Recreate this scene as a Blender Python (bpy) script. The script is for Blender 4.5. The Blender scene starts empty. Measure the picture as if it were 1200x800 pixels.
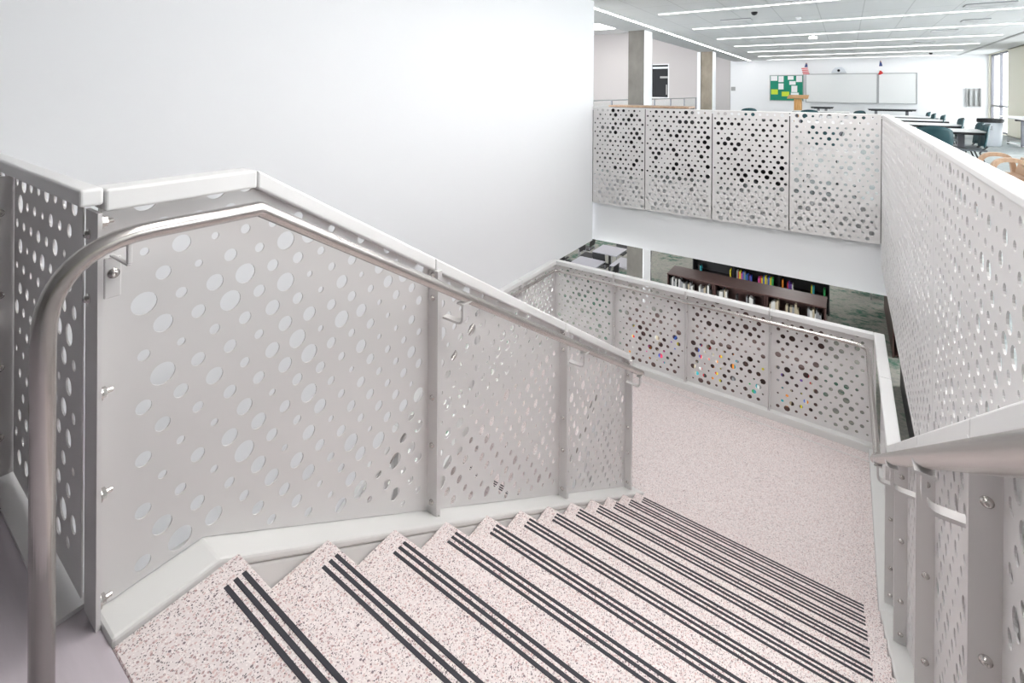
import bpy, bmesh, math, random
from mathutils import Vector, Matrix
from mathutils.geometry import delaunay_2d_cdt
D = bpy.data; C = bpy.context.scene.collection
SL = .1806/.288            # pitch of the stair
RUN, RISE, W = .288, .1806, 1.614
ZL = -12*RISE              # half landing
ZG = -4.33                 # lower storey floor
H = 2.77
PI = math.pi
# ---------------------------------------------------------------- materials
def mat(name, col, rough=.5, metal=0, emit=None, es=0, spec=.5):
    m = D.materials.new(name); m.use_nodes = True
    b = m.node_tree.nodes['Principled BSDF']
    b.inputs['Base Color'].default_value = (*col, 1); b.inputs['Roughness'].default_value = rough
    b.inputs['Metallic'].default_value = metal; b.inputs['Specular IOR Level'].default_value = spec
    if emit:
        b.inputs['Emission Color'].default_value = (*emit, 1); b.inputs['Emission Strength'].default_value = es
    return m
def N(m, t, **kw):
    n = m.node_tree.nodes.new(t)
    for k, v in kw.items(): setattr(n, k, v)
    return n
def L(m, a, b): m.node_tree.links.new(a, b)
def ramp(m, stops, interp='LINEAR'):
    r = N(m, 'ShaderNodeValToRGB'); cr = r.color_ramp; cr.interpolation = interp
    while len(cr.elements) < len(stops): cr.elements.new(.5)
    for e, (p, c) in zip(cr.elements, stops): e.position = p; e.color = (*c, 1)
    return r
def noisy(name, c1, c2, scale, rough=.6, metal=0, bump=0, stretch=(1, 1, 1), lo=.35, hi=.65, detail=4):
    m = mat(name, c1, rough, metal); b = m.node_tree.nodes['Principled BSDF']
    tc = N(m, 'ShaderNodeTexCoord'); mp = N(m, 'ShaderNodeMapping'); mp.inputs['Scale'].default_value = stretch
    n = N(m, 'ShaderNodeTexNoise'); n.inputs['Scale'].default_value = scale; n.inputs['Detail'].default_value = detail
    r = ramp(m, [(lo, c1), (hi, c2)])
    L(m, tc.outputs['Object'], mp.inputs[0]); L(m, mp.outputs[0], n.inputs['Vector']); L(m, n.outputs['Fac'], r.inputs[0]); L(m, r.outputs[0], b.inputs['Base Color'])
    if bump:
        bp = N(m, 'ShaderNodeBump'); bp.inputs['Strength'].default_value = bump; bp.inputs['Distance'].default_value = .002
        L(m, n.outputs['Fac'], bp.inputs['Height']); L(m, bp.outputs[0], b.inputs['Normal'])
    return m
def terrazzo():
    m = mat('terrazzo', (.62, .54, .53), .38); b = m.node_tree.nodes['Principled BSDF']
    tc = N(m, 'ShaderNodeTexCoord'); mp = N(m, 'ShaderNodeMapping'); mp.inputs['Scale'].default_value = (1, 1, 1)
    nz = N(m, 'ShaderNodeTexNoise'); nz.inputs['Scale'].default_value = 30
    mixv = N(m, 'ShaderNodeMix', data_type='VECTOR'); mixv.inputs['Factor'].default_value = .012
    L(m, tc.outputs['Object'], mp.inputs[0]); L(m, mp.outputs[0], nz.inputs['Vector'])
    L(m, mp.outputs[0], mixv.inputs[4]); L(m, nz.outputs['Color'], mixv.inputs[5])
    def chips(scale, lo, stops):
        v = N(m, 'ShaderNodeTexVoronoi', feature='F1'); v.inputs['Scale'].default_value = scale
        L(m, mixv.outputs[1], v.inputs['Vector'])
        sp = N(m, 'ShaderNodeSeparateColor'); L(m, v.outputs['Color'], sp.inputs[0])
        col = ramp(m, stops, 'CONSTANT'); L(m, sp.outputs[0], col.inputs[0])
        mk = ramp(m, [(lo-.06, (1, 1, 1)), (lo, (0, 0, 0))]); L(m, v.outputs['Distance'], mk.inputs[0])
        sel = N(m, 'ShaderNodeMath', operation='GREATER_THAN'); sel.inputs[1].default_value = .32; L(m, sp.outputs[1], sel.inputs[0])
        mu = N(m, 'ShaderNodeMath', operation='MULTIPLY'); L(m, mk.outputs[0], mu.inputs[0]); L(m, sel.outputs[0], mu.inputs[1])
        return col.outputs[0], mu.outputs[0]
    c1, f1 = chips(125, .42, [(0, (.40, .27, .27)), (.2, (.62, .46, .44)), (.5, (.80, .74, .72)), (.72, (.20, .16, .17)), (.82, (.55, .42, .41))])
    c2, f2 = chips(250, .44, [(0, (.13, .11, .12)), (.3, (.52, .38, .37)), (.5, (.86, .80, .78)), (.85, (.30, .22, .23))])
    base = N(m, 'ShaderNodeRGB'); base.outputs[0].default_value = (.72, .655, .645, 1)
    a = N(m, 'ShaderNodeMix', data_type='RGBA'); L(m, f2, a.inputs['Factor']); L(m, base.outputs[0], a.inputs[6]); L(m, c2, a.inputs[7])
    c = N(m, 'ShaderNodeMix', data_type='RGBA'); L(m, f1, c.inputs['Factor']); L(m, a.outputs[2], c.inputs[6]); L(m, c1, c.inputs[7])
    L(m, c.outputs[2], b.inputs['Base Color'])
    return m
def carpet(name, cols, scale):
    m = mat(name, cols[0], .95, spec=.1); b = m.node_tree.nodes['Principled BSDF']
    tc = N(m, 'ShaderNodeTexCoord'); mp = N(m, 'ShaderNodeMapping'); mp.inputs['Scale'].default_value = (1, 1.4, 1)
    n = N(m, 'ShaderNodeTexNoise'); n.inputs['Scale'].default_value = scale; n.inputs['Detail'].default_value = 8; n.inputs['Roughness'].default_value = .7
    big = N(m, 'ShaderNodeTexNoise'); big.inputs['Scale'].default_value = .5
    ad = N(m, 'ShaderNodeMath', operation='ADD'); mu = N(m, 'ShaderNodeMath', operation='MULTIPLY_ADD'); mu.inputs[1].default_value = .8; mu.inputs[2].default_value = -.4
    L(m, tc.outputs['Object'], mp.inputs[0]); L(m, mp.outputs[0], n.inputs['Vector']); L(m, tc.outputs['Object'], big.inputs['Vector'])
    L(m, big.outputs['Fac'], mu.inputs[0]); L(m, n.outputs['Fac'], ad.inputs[0]); L(m, mu.outputs[0], ad.inputs[1])
    r = ramp(m, [(.36+.09*i, c) for i, c in enumerate(cols)]); L(m, ad.outputs[0], r.inputs[0]); L(m, r.outputs[0], b.inputs['Base Color'])
    return m
def ceiling_mat():
    m = mat('ceiling_tile', (.8, .8, .8), .9); b = m.node_tree.nodes['Principled BSDF']
    tc = N(m, 'ShaderNodeTexCoord'); s = N(m, 'ShaderNodeSeparateXYZ'); L(m, tc.outputs['Object'], s.inputs[0])
    def line(out, pitch, off, w):
        a = N(m, 'ShaderNodeMath', operation='ADD'); a.inputs[1].default_value = off+pitch*100; L(m, out, a.inputs[0])
        mo = N(m, 'ShaderNodeMath', operation='MODULO'); mo.inputs[1].default_value = pitch; L(m, a.outputs[0], mo.inputs[0])
        lt = N(m, 'ShaderNodeMath', operation='LESS_THAN'); lt.inputs[1].default_value = w; L(m, mo.outputs[0], lt.inputs[0]); return lt.outputs[0]
    l1 = line(s.outputs[0], .645, -.34, .016); l2 = line(s.outputs[1], 1.22, -.1, .016)
    mx = N(m, 'ShaderNodeMath', operation='MAXIMUM'); L(m, l1, mx.inputs[0]); L(m, l2, mx.inputs[1])
    c = N(m, 'ShaderNodeMix', data_type='RGBA'); c.inputs[6].default_value = (.66, .66, .66, 1); c.inputs[7].default_value = (.52, .52, .52, 1)
    L(m, mx.outputs[0], c.inputs['Factor']); L(m, c.outputs[2], b.inputs['Base Color'])
    return m
M = dict(
 wall=mat('white_paint', (.82, .828, .85), .75, spec=.3), taupe_d=mat('grey_taupe_paint', (.40, .38, .38), .8), capm=mat('cap_coating', (.80, .80, .80), .35), taupe=mat('taupe_paint', (.50, .475, .475), .8),  # guard cap colour is slightly whiter than the panels
 cream=mat('cream_paint', (.90, .87, .75), .8), ceil=ceiling_mat(), soffit=mat('soffit_paint', (.50, .50, .505), .8),
 guard=noisy('powder_coated_steel', (.685, .672, .670), (.695, .682, .68), 3, .42, .08),
 curb=noisy('painted_curb', (.67, .672, .66), (.69, .692, .68), 2, .45),
 dark=mat('dark_gap', (.03, .03, .03), .6), steel=noisy('brushed_stainless', (.55, .52, .50), (.58, .55, .53), 3, .27, 1),
 bolt=mat('bolt_steel', (.62, .60, .58), .22, 1), terr=terrazzo(), grip=mat('grip_strip', (.035, .035, .045), .75),
 lvt=noisy('vinyl_floor', (.50, .455, .49), (.56, .51, .55), 3, .5, stretch=(1, 8, 1)),
 carp=carpet('upper_carpet', [(.31, .345, .355), (.45, .475, .475), (.37, .41, .42), (.54, .55, .54), (.41, .44, .45)], 2.2),
 carpl=carpet('lower_carpet', [(.06, .13, .095), (.19, .21, .185), (.29, .28, .25), (.20, .205, .195), (.32, .295, .26), (.13, .19, .16)], 4.5),
 conc=noisy('board_formed_concrete', (.095, .088, .078), (.14, .132, .118), 3, .8, bump=.3, stretch=(1, 1, .6)),
 concw=noisy('warm_concrete', (.21, .18, .14), (.30, .26, .21), 3, .8, bump=.3, stretch=(1, 1, .6)),
 brown=noisy('dark_walnut_laminate', (.060, .030, .026), (.090, .047, .042), 5, .4, stretch=(1, 9, 1)),
 black=mat('black_finish', (.012, .012, .014), .5), metalgrey=mat('grey_column', (.22, .22, .25), .4, .4),
 white=mat('white_laminate', (.82, .82, .83), .3), greytop=mat('pale_grey_laminate', (.33, .325, .36), .35),
 teal=mat('teal_plastic', (.004, .050, .062), .45), dgrey=mat('charcoal_plastic', (.10, .115, .13), .5),
 oak=noisy('oak_veneer', (.46, .30, .20), (.56, .39, .27), 4, .4, stretch=(6, 6, 1)), oakb=noisy('amber_oak', (.55, .27, .08), (.68, .38, .14), 4, .4, stretch=(8, 8, 1)),
 lamp=mat('lamp_diffuser', (1, 1, 1), .5, emit=(1, .985, .96), es=6), lamp3=mat('panel_lamp_diffuser', (1, 1, 1), .5, emit=(1, .985, .96), es=11), lamp2=mat('stair_lamp_diffuser', (1, 1, 1), .5, emit=(1, .97, .95), es=18), green=mat('green_felt', (.015, .235, .15), .9),
 board=mat('whiteboard', (.80, .81, .815), .12), frame=mat('aluminium_frame', (.42, .43, .44), .4, .6),
 paper=mat('paper', (.8, .8, .82), .8), lime=mat('lime_paper', (.52, .68, .05), .8), red=mat('red', (.62, .03, .03), .7), blue=mat('navy', (.03, .05, .16), .7),
 maroon=mat('maroon_vinyl', (.16, .01, .025), .5), bag=mat('bin_plastic', (.66, .69, .74), .5), glass=None, pane=mat('dark_pane', (.006, .007, .01), .4, spec=.2), grill=mat('vent_grey', (.36, .36, .36), .6))
g = mat('clear_glass', (.93, .97, .96), .02); gb = g.node_tree.nodes['Principled BSDF']; gb.inputs['Transmission Weight'].default_value = 1; gb.inputs['IOR'].default_value = 1.05
M['glass'] = g
BOOK = [mat('book_%s' % n, c, .6) for n, c in dict(red=(.5, .03, .04), yellow=(.7, .6, .04), blue=(.05, .12, .5), green=(.04, .35, .1), white=(.6, .6, .58), orange=(.75, .25, .03), teal=(.03, .3, .35), black=(.03, .03, .03), pink=(.6, .08, .3), beige=(.42, .36, .26), grey=(.25, .25, .26), purple=(.15, .06, .32)).items()]
# ---------------------------------------------------------------- mesh helpers
def link(name, me, m=None, parent=None, smooth=False):
    o = D.objects.new(name, me); C.objects.link(o)
    if m: me.materials.append(m)
    if parent: o.parent = parent
    if smooth:
        for p in me.polygons: p.use_smooth = True
    return o
def obj(name, bm, m, parent=None, smooth=False, bevel=0, seg=2):
    bmesh.ops.recalc_face_normals(bm, faces=bm.faces)
    me = D.meshes.new(name); bm.to_mesh(me); bm.free()
    o = link(name, me, m, parent, smooth)
    if bevel:
        b = o.modifiers.new('bevel', 'BEVEL'); b.width = bevel; b.segments = seg; b.limit_method = 'ANGLE'
    return o
def bx(bm, x0, x1, y0, y1, z0, z1):
    v = [bm.verts.new((x, y, z)) for x in (x0, x1) for y in (y0, y1) for z in (z0, z1)]
    for f in ((0, 1, 3, 2), (4, 6, 7, 5), (0, 4, 5, 1), (2, 3, 7, 6), (0, 2, 6, 4), (1, 5, 7, 3)): bm.faces.new([v[i] for i in f])
def box(name, dims, m, parent=None, bevel=0):
    bm = bmesh.new(); bx(bm, *dims); return obj(name, bm, m, parent, bevel=bevel)
def prism(bm, pts, axis, a, b):
    """closed 2-D outline extruded along an axis: 'x' outline is (y,z), 'y' is (x,z), 'z' is (x,y)"""
    f = {'x': lambda p, t: (t, p[0], p[1]), 'y': lambda p, t: (p[0], t, p[1]), 'z': lambda p, t: (p[0], p[1], t)}[axis]
    A = [bm.verts.new(f(p, a)) for p in pts]; B = [bm.verts.new(f(p, b)) for p in pts]; n = len(pts)
    bm.faces.new(A); bm.faces.new(B[::-1])
    for i in range(n): bm.faces.new((A[i], B[i], B[(i+1) % n], A[(i+1) % n]))
def fillet(pts, r, n=7):
    out = [Vector(pts[0])]
    for i in range(1, len(pts)-1):
        p, a, b = Vector(pts[i]), Vector(pts[i-1]), Vector(pts[i+1])
        rr = r[i] if isinstance(r, dict) and i in r else (0 if isinstance(r, dict) else r)
        d1, d2 = (a-p), (b-p); ang = d1.angle(d2)
        if rr <= 0: out.append(p); continue
        t = min(rr/math.tan(ang/2), d1.length*.49, d2.length*.49)
        s, e = p+d1.normalized()*t, p+d2.normalized()*t
        for k in range(n+1):
            u = k/n; out.append(s*(1-u)**2+p*2*u*(1-u)+e*u*u)
    out.append(Vector(pts[-1])); return out
def tube(bm, pts, r, n=14, caps=True):
    pts = [Vector(p) for p in pts]; rings = []; up = None
    for i, p in enumerate(pts):
        d0 = (pts[i]-pts[i-1]).normalized() if i else (pts[1]-pts[0]).normalized()
        d1 = (pts[i+1]-pts[i]).normalized() if i < len(pts)-1 else d0
        d = (d0+d1).normalized()
        if up is None: up = Vector((0, 0, 1)) if abs(d.z) < .9 else Vector((1, 0, 0))
        s = d.cross(up).normalized(); up = s.cross(d).normalized()
        k = 1/max(.5, d.dot(d1))
        rings.append([bm.verts.new(p+(s*math.cos(t)+up*math.sin(t))*r*(k if k < 1.3 else 1.3) if False else p+(s*math.cos(t)+up*math.sin(t))*r) for t in [2*PI*j/n for j in range(n)]])
    for a, b in zip(rings, rings[1:]):
        for j in range(n): bm.faces.new((a[j], a[(j+1) % n], b[(j+1) % n], b[j]))
    if caps: bm.faces.new(rings[0][::-1]); bm.faces.new(rings[-1])
def tobj(name, pts, r, m, parent=None, n=14):
    bm = bmesh.new(); tube(bm, pts, r, n); return obj(name, bm, m, parent, smooth=True)
def lathe(bm, prof, cx=0, cy=0, n=24):
    rings = [[bm.verts.new((cx+r*math.cos(2*PI*j/n), cy+r*math.sin(2*PI*j/n), z)) for j in range(n)] for r, z in prof]
    for a, b in zip(rings, rings[1:]):
        for j in range(n): bm.faces.new((a[j], a[(j+1) % n], b[(j+1) % n], b[j]))
    bm.faces.new(rings[0][::-1]); bm.faces.new(rings[-1])
def thing(name, label, cat, loc=(0, 0, 0), rz=0, group=None):
    o = D.objects.new(name, None); C.objects.link(o); o.empty_display_size = .1
    o.location = loc; o.rotation_euler = (0, 0, rz); tag(o, label, cat, group); return o
def tag(o, label, cat, group=None, kind=None):
    o['label'] = label; o['category'] = cat
    if group: o['group'] = group
    if kind: o['kind'] = kind
    return o
def structure(o): o['kind'] = 'structure'; return o
def dup(root, loc, rz, label=None):
    r = root.copy(); C.objects.link(r); r.location = loc; r.rotation_euler = (0, 0, rz)
    if label: r['label'] = label
    for ch in list(root.children):
        c = ch.copy(); C.objects.link(c); c.parent = r
        for gch in ch.children:
            d = gch.copy(); C.objects.link(d); d.parent = c
    return r
# ---------------------------------------------------------------- perforated panel
def perforated(outline, seed, s0, z0, margin=(.03, .03), top=.01, seg=14, clip=None):
    """CDT of an outline with staggered holes of mixed size; returns verts2d, tris"""
    rnd = random.Random(seed)
    smin = min(p[0] for p in outline); smax = max(p[0] for p in outline); zmin = min(p[1] for p in outline); zmax = max(p[1] for p in outline)
    P, R = .0865, .0685
    def inside(p):
        c = False; n = len(outline)
        for i in range(n):
            a, b = outline[i], outline[i-1]
            if (a[1] > p[1]) != (b[1] > p[1]) and p[0] < (b[0]-a[0])*(p[1]-a[1])/(b[1]-a[1])+a[0]: c = not c
        return c
    def dist(p):
        m = 9
        for i in range(len(outline)):
            a, b = Vector(outline[i]), Vector(outline[i-1]); ab = b-a; t = max(0, min(1, (Vector(p)-a).dot(ab)/ab.length_squared)); m = min(m, (Vector(p)-a-ab*t).length)
        return m
    vs = [Vector(p) for p in outline]; faces = [list(range(len(outline)))]
    n0 = math.floor((smin-s0)/P)-1; n1 = math.ceil((smax-s0)/P)+1; k0 = math.floor((zmin-z0)/R)-1; k1 = math.ceil((zmax-z0)/R)+1
    for k in range(k0, k1):
        for n in range(n0, n1):
            c = (s0+P*(n+.5*(k % 2)), z0+R*k); r = rnd.choices([.0105, .0145, .0185, .0235, .0295], [18, 27, 27, 18, 10])[0]
            if not (smin+margin[0]+.6*r < c[0] < smax-margin[1]-.6*r) or not inside(c): continue
            if dist(c) < r+top: continue
            i0 = len(vs); vs += [Vector((c[0]+r*math.cos(2*PI*j/seg), c[1]+r*math.sin(2*PI*j/seg))) for j in range(seg)]
            faces.append(list(range(i0, i0+seg)))
    ov, oe, of, _, _, orf = delaunay_2d_cdt(vs, [], faces, 0, 1e-6)
    return ov, [f for f, src in zip(of, orf) if src == [0] or (0 in src and len(src) == 1)]
def panel(name, axis, c, th, outline, seed, m, parent, **kw):
    """axis 'x': plane x=c with (s,z)=(y,z); 'y': plane y=c with (s,z)=(x,z)"""
    s0 = kw.pop('s0', min(p[0] for p in outline)+.075); z0 = kw.pop('z0', max(p[1] for p in outline)-.075)
    v2, tr = perforated(outline, seed, s0, z0, **kw); n = len(v2)
    f = (lambda p, t: (t, p[0], p[1])) if axis == 'x' else (lambda p, t: (p[0], t, p[1]))
    vs = [f(p, c-th/2) for p in v2]+[f(p, c+th/2) for p in v2]
    ed = {}
    for t in tr:
        for i in range(3):
            a, b = t[i], t[(i+1) % 3]
            if (b, a) in ed: del ed[(b, a)]
            else: ed[(a, b)] = 1
    fl = axis == 'y'
    F = [(t if not fl else t[::-1]) for t in ([tuple(q[::-1]) for q in tr])]+[tuple(i+n for i in (t if not fl else t[::-1])) for t in tr]
    for a, b in ed: F.append((a, b, b+n, a+n) if not fl else (b, a, a+n, b+n))
    me = D.meshes.new(name); me.from_pydata(vs, [], F); me.update()
    bm = bmesh.new(); bm.from_mesh(me); bmesh.ops.delete(bm, geom=[v for v in bm.verts if not v.link_faces], context='VERTS'); bm.to_mesh(me); bm.free()
    return link(name, me, m, parent)
BOLT = {}
def bolt(parent, p, d):
    """button head bolt on a washer pointing along d"""
    if 'me' not in BOLT:
        bm = bmesh.new(); lathe(bm, [(.0005, -.001), (.0125, -.001), (.0125, .002), (.0095, .0025), (.009, .006), (.0065, .0095), (.003, .0105), (.0028, .0085), (.0005, .0085)], n=14)
        bmesh.ops.recalc_face_normals(bm, faces=bm.faces); me = D.meshes.new('bolt'); bm.to_mesh(me); bm.free(); me.materials.append(M['bolt'])
        for q in me.polygons: q.use_smooth = True
        BOLT['me'] = me
    o = D.objects.new('bolt', BOLT['me']); C.objects.link(o); o.parent = parent; o.location = p
    o.rotation_euler = Vector(d).to_track_quat('Z', 'Y').to_euler(); return o
def cap(name, pts, a0, a1, axis, parent, th=.055, m=None):
    """folded top cap following a line of (s,z) points"""
    bm = bmesh.new(); top = list(pts); bot = [(s, z-th) for s, z in reversed(pts)]
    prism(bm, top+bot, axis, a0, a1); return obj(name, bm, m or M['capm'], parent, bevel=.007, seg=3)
KINK = .084
def ztop(y): return 1.066 if y < KINK else max(-1.02, 1.066-SL*(y-KINK))
def zbot(y): return .02 if y < -.045 else max(ZL+.06, .02-SL*(y+.045))
YT = KINK+(1.066+1.02)/SL   # where the right hand cap turns level again
def stair_outline(y0, y1, dz=-.004, drop=0):
    ks = sorted({y0, y1, *[k for k in (KINK, YT) if y0 < k < y1]}); kb = sorted({y0, y1, *[k for k in (-.045, (.02-ZL-.06)/SL-.045) if y0 < k < y1]})
    return [(y, zbot(y)) for y in kb]+[(y, max(ztop(y)-drop, -1.02)+dz) for y in reversed(ks)]
def fin(parent, x0, x1, y, bolts=True, zt=None, zb=None, offs=(.07, .17, .61, .82, 1.07), drop=0):
    zt = ztop(y)-.05-drop if zt is None else zt; zb = zbot(y)-.015 if zb is None else zb
    bm = bmesh.new(); bx(bm, x0, x1, y-.013, y-.004, zb, zt); bx(bm, x0, x1, y+.004, y+.013, zb, zt)
    bx(bm, x0+(.006 if x0 < 1 else 0), x1-(0 if x0 < 1 else 0), y-.005, y+.005, zb+.02, zt)
    f = obj('flange', bm, M['guard'], parent)
    if bolts:
        for o in offs: bolt(f, ((x0+x1)/2, y-.0135, ztop(y)-o-drop), (0, -1, 0))
    return f
# ================================================================ SETTING
# upper storey slabs
def slab(name, dims, m, top=None):
    return structure(box(name, dims, m))
slab('floor_landing', (-1.955, 1.614, -7, -.287, -.4, 0), M['lvt'])
slab('floor_classroom', (-4.6, 5.7, 6.50, 23.4, -.02, 0), M['carp'])
slab('floor_classroom_side', (1.9, 5.7, -7, 6.44, -.02, 0), M['carp'])
slab('trim_far_fascia', (-4.6, 5.7, 6.50, 23.4, -1.078, -.021), M['wall'])
slab('trim_side_slab', (1.9, 5.7, -7, 6.435, -1.078, -.021), M['wall'])
slab('trim_side_ledge', (1.775, 1.899, -7, 6.435, -.03, 0), M['metalgrey'])
slab('trim_corridor_slab', (-9.6, -4.605, 23.41, 24, -1.078, 0), M['wall'])
# white stairwell wall, its lower edge follows the lower flight
bm = bmesh.new()
prism(bm, [(-7, H), (-7, ZG), (-1.3, ZG), (-1.2, -1.078-SL*(3.36+1.2)), (3.36, -1.078), (6.438, -1.078), (6.438, H)], 'x', -2.10, -1.958)
structure(obj('wall_left', bm, M['wall']))
structure(box('wall_far', (-3.05, 6.0, 23.4, 23.6, 0, 2.9), M['wall']))
bm = bmesh.new()      # taupe wall of the atrium with a window opening
for d in ((-16, -6.80, 23.4, 23.6, -4.4, 6), (-5.89, -3.06, 23.4, 23.6, -4.4, 6), (-6.80, -5.89, 23.4, 23.6, -4.4, 1.02), (-6.80, -5.89, 23.4, 23.6, 2.74, 6)): bx(bm, *d)
structure(obj('wall_atrium', bm, M['taupe']))
structure(box('wall_atrium_side', (-16.2, -16, 5, 23.6, -4.4, 6), M['taupe']))
structure(box('ceiling_atrium', (-16, -2.95, 3, 23.6, 4.4, 4.5), M['wall']))
structure(box('trim_atrium_edge', (-2.96, -2.94, 6.44, 23.4, 2.771, 4.4), M['wall']))
structure(box('ceiling_classroom', (-2.94, 5.7, -7, 23.4, H, H+.1), M['ceil']))
structure(box('trim_soffit_band', (-2.94, -2.235, 6.44, 23.39, H-.012, H-.001), M['soffit']))
structure(box('trim_slot_right', (4.78, 4.86, 2, 23.3, H-.012, H-.001), M['grill']))
structure(box('wall_back', (-2.1, 5.7, -7.2, -7, 0, H), M['taupe_d']))
structure(box('wall_stairwell_end', (-1.957, 1.7, -.9, -.75, ZG, -.41), M['wall']))
# window wall right
bm = bmesh.new()
bx(bm, 5.65, 5.95, 20.0, 20.85, 0, H); bx(bm, 5.65, 5.95, 18.1, 20.0, 0, H); bx(bm, 5.65, 5.85, 23.32, 23.4, 0, H); bx(bm, 5.65, 5.85, -7, 23.4, -.3, 0.02)
for y in (6, 11, 16): bx(bm, 5.65, 5.95, y-.3, y+.3, 0, H)
bx(bm, 5.65, 5.95, -7, 1.3, 0, H)
bx(bm, 5.65, 5.95, -7, 23.4, H-.03, H+.1)
structure(obj('wall_right', bm, M['cream']))
k = 0
for y0, y1 in ((20.86, 23.31), (16.3, 18.09), (11.3, 15.7), (6.3, 10.7), (1.3, 5.7)):
    k += 1; bm = bmesh.new(); z0, z1 = .02, H-.03
    n = 2 if y0 > 20 else 3
    for i in range(n+1):
        y = y0+.03+(y1-y0-.06)*i/n; bx(bm, 5.70, 5.78, y-.03, y+.03, z0, z1)
    for z in (z0+.03, .92, z1-.03): bx(bm, 5.705, 5.775, y0+.03, y1-.03, z-.03, z+.03)
    wf = structure(obj('window_%d' % k, bm, M['metalgrey'])); box('window_pane', (5.735, 5.745, y0+.06, y1-.06, z0+.06, z1-.06), M['glass'], wf)
# atrium window
bm = bmesh.new()
for d in ((-6.80, -6.75, 23.38, 23.5, 1.02, 2.74), (-5.94, -5.89, 23.38, 23.5, 1.02, 2.74), (-6.75, -5.94, 23.38, 23.5, 1.02, 1.07), (-6.75, -5.94, 23.38, 23.5, 2.69, 2.74)): bx(bm, *d)
wf = structure(obj('window_7', bm, M['wall'])); box('window_pane', (-6.75, -5.94, 23.45, 23.46, 1.07, 2.69), M['pane'], wf)
bm = bmesh.new(); bx(bm, -6.74, -5.95, 23.42, 23.44, 2.5, 2.6); obj('window_blind', bm, M['bag'], wf)
bm = bmesh.new(); bx(bm, -6.35, -5.96, 23.42, 23.44, 2.02, 2.12); bx(bm, -6.05, -6.0, 23.42, 23.44, 1.2, 1.7); obj('window_reveal', bm, M['grill'], wf)
# lower storey
slab('floor_lower', (-16, 9, -3, 26, ZG-.1, ZG), M['carpl'])
structure(box('wall_lower_far', (-16, 9, 24.5, 24.6, ZG, -1.1), M['wall']))
structure(box('wall_lower_right', (9, 9.1, -3, 24.6, ZG, -1.1), M['wall']))
structure(box('wall_lower_near', (1.7, 9, -3.1, -3, ZG, -1.1), M['wall']))
# columns
def column(x0, x1, y0, y1, z0, z1, m, label, side=True):
    t = thing('concrete_column', label, 'column', ((x0+x1)/2, y0, z0)); bm = bmesh.new(); w = x1-x0; d = y1-y0
    bx(bm, -w/2, w/2-.012, 0, d, 0, z1-z0); obj('shaft', bm, m, t, bevel=.008)
    bm = bmesh.new(); bx(bm, w/2-.012, w/2+.004, .0, d, 0, z1-z0); obj('side_lining', bm, M['wall'], t)  # right face of the column set white
    return t
column(-2.87, -2.47, 10.25, 10.75, 0, H-.013, M['conc'], 'grey concrete column with white right side, nearer of two upstairs')
t = column(-2.87, -2.47, 17.15, 17.6, 0, H-.013, M['concw'], 'warm beige concrete column further back, right of the dark window')
box('trim_board', (-.32, -.212, -.03, .4, 0, H-.013), M['wall'], t)
column(-2.87, -2.47, 10.25, 10.75, ZG, -1.08, M['conc'], 'grey concrete column on the lower floor, left of the low brown bookcases')
# ================================================================ STAIRS
st = thing('staircase', 'pink terrazzo stair flight going down, with black grip strips on every tread', 'stairs', (0, 0, 0))
for k in range(12):
    z = -k*RISE; y1 = k*RUN; bm = bmesh.new()
    if k == 0: bx(bm, .001, W, -.285, 0, -.30, 0)
    else: bx(bm, .001, W, y1-RUN+.0005, y1, z-.33 if k < 11 else ZL-.02, z)
    tr = obj('tread', bm, M['terr'], st, bevel=.003, seg=1)
    for dy in (.0205, .0425, .0665):
        box('grip_strip', (.072, W-.085, y1-dy-.0055, y1-dy+.0055, z-.001, z+.0016), M['grip'], tr)
# left stringer: flat top flange and a face towards the treads
def stringer(name, xf0, xf1, face0, face1, parent, end=3.36):
    bm = bmesh.new()
    yk = -.045; T = [(-.287, .016), (yk, .016), (end, .016-SL*(end-yk))]
    prism(bm, T+[(s, z-.03) for s, z in reversed(T)], 'x', xf0, xf1)
    T2 = [(s, z-.0305) for s, z in T]
    prism(bm, T2+[(end, T2[-1][1]-.02), (end-.3, ZL-.25), (3.0, ZL-.25), (yk, -.42), (-.287, -.36)], 'x', face0, face1)
    return obj(name, bm, M['curb'], parent, bevel=.008, seg=2)
stringer('stringer', -.15, -.001, -.05, -.004, st)
stringer('stringer', W+.001, 1.74, W+.004, 1.68, st, 3.3)
# landing
bm = bmesh.new(); bx(bm, -1.90, 1.614, 3.169, 5.10, ZL-.3, ZL)
ld = obj('stair_landing', bm, M['terr']); tag(ld, 'pink terrazzo half landing at the foot of the stair flight', 'landing')
bm = bmesh.new(); bx(bm, -1.86, 1.615, 4.965, 4.975, ZL, ZL+.002); obj('divider_strip', bm, M['curb'], ld)
bm = bmesh.new(); bx(bm, -1.93, 1.75, 5.101, 5.20, ZL-.3, ZL+.075); bx(bm, 1.615, 1.75, 3.31, 5.1005, ZL-.3, ZL+.05); bx(bm, -1.955, -1.901, 3.3, 5.1005, ZL-.3, ZL+.075)
obj('edge_curb', bm, M['curb'], ld, bevel=.006)
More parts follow.
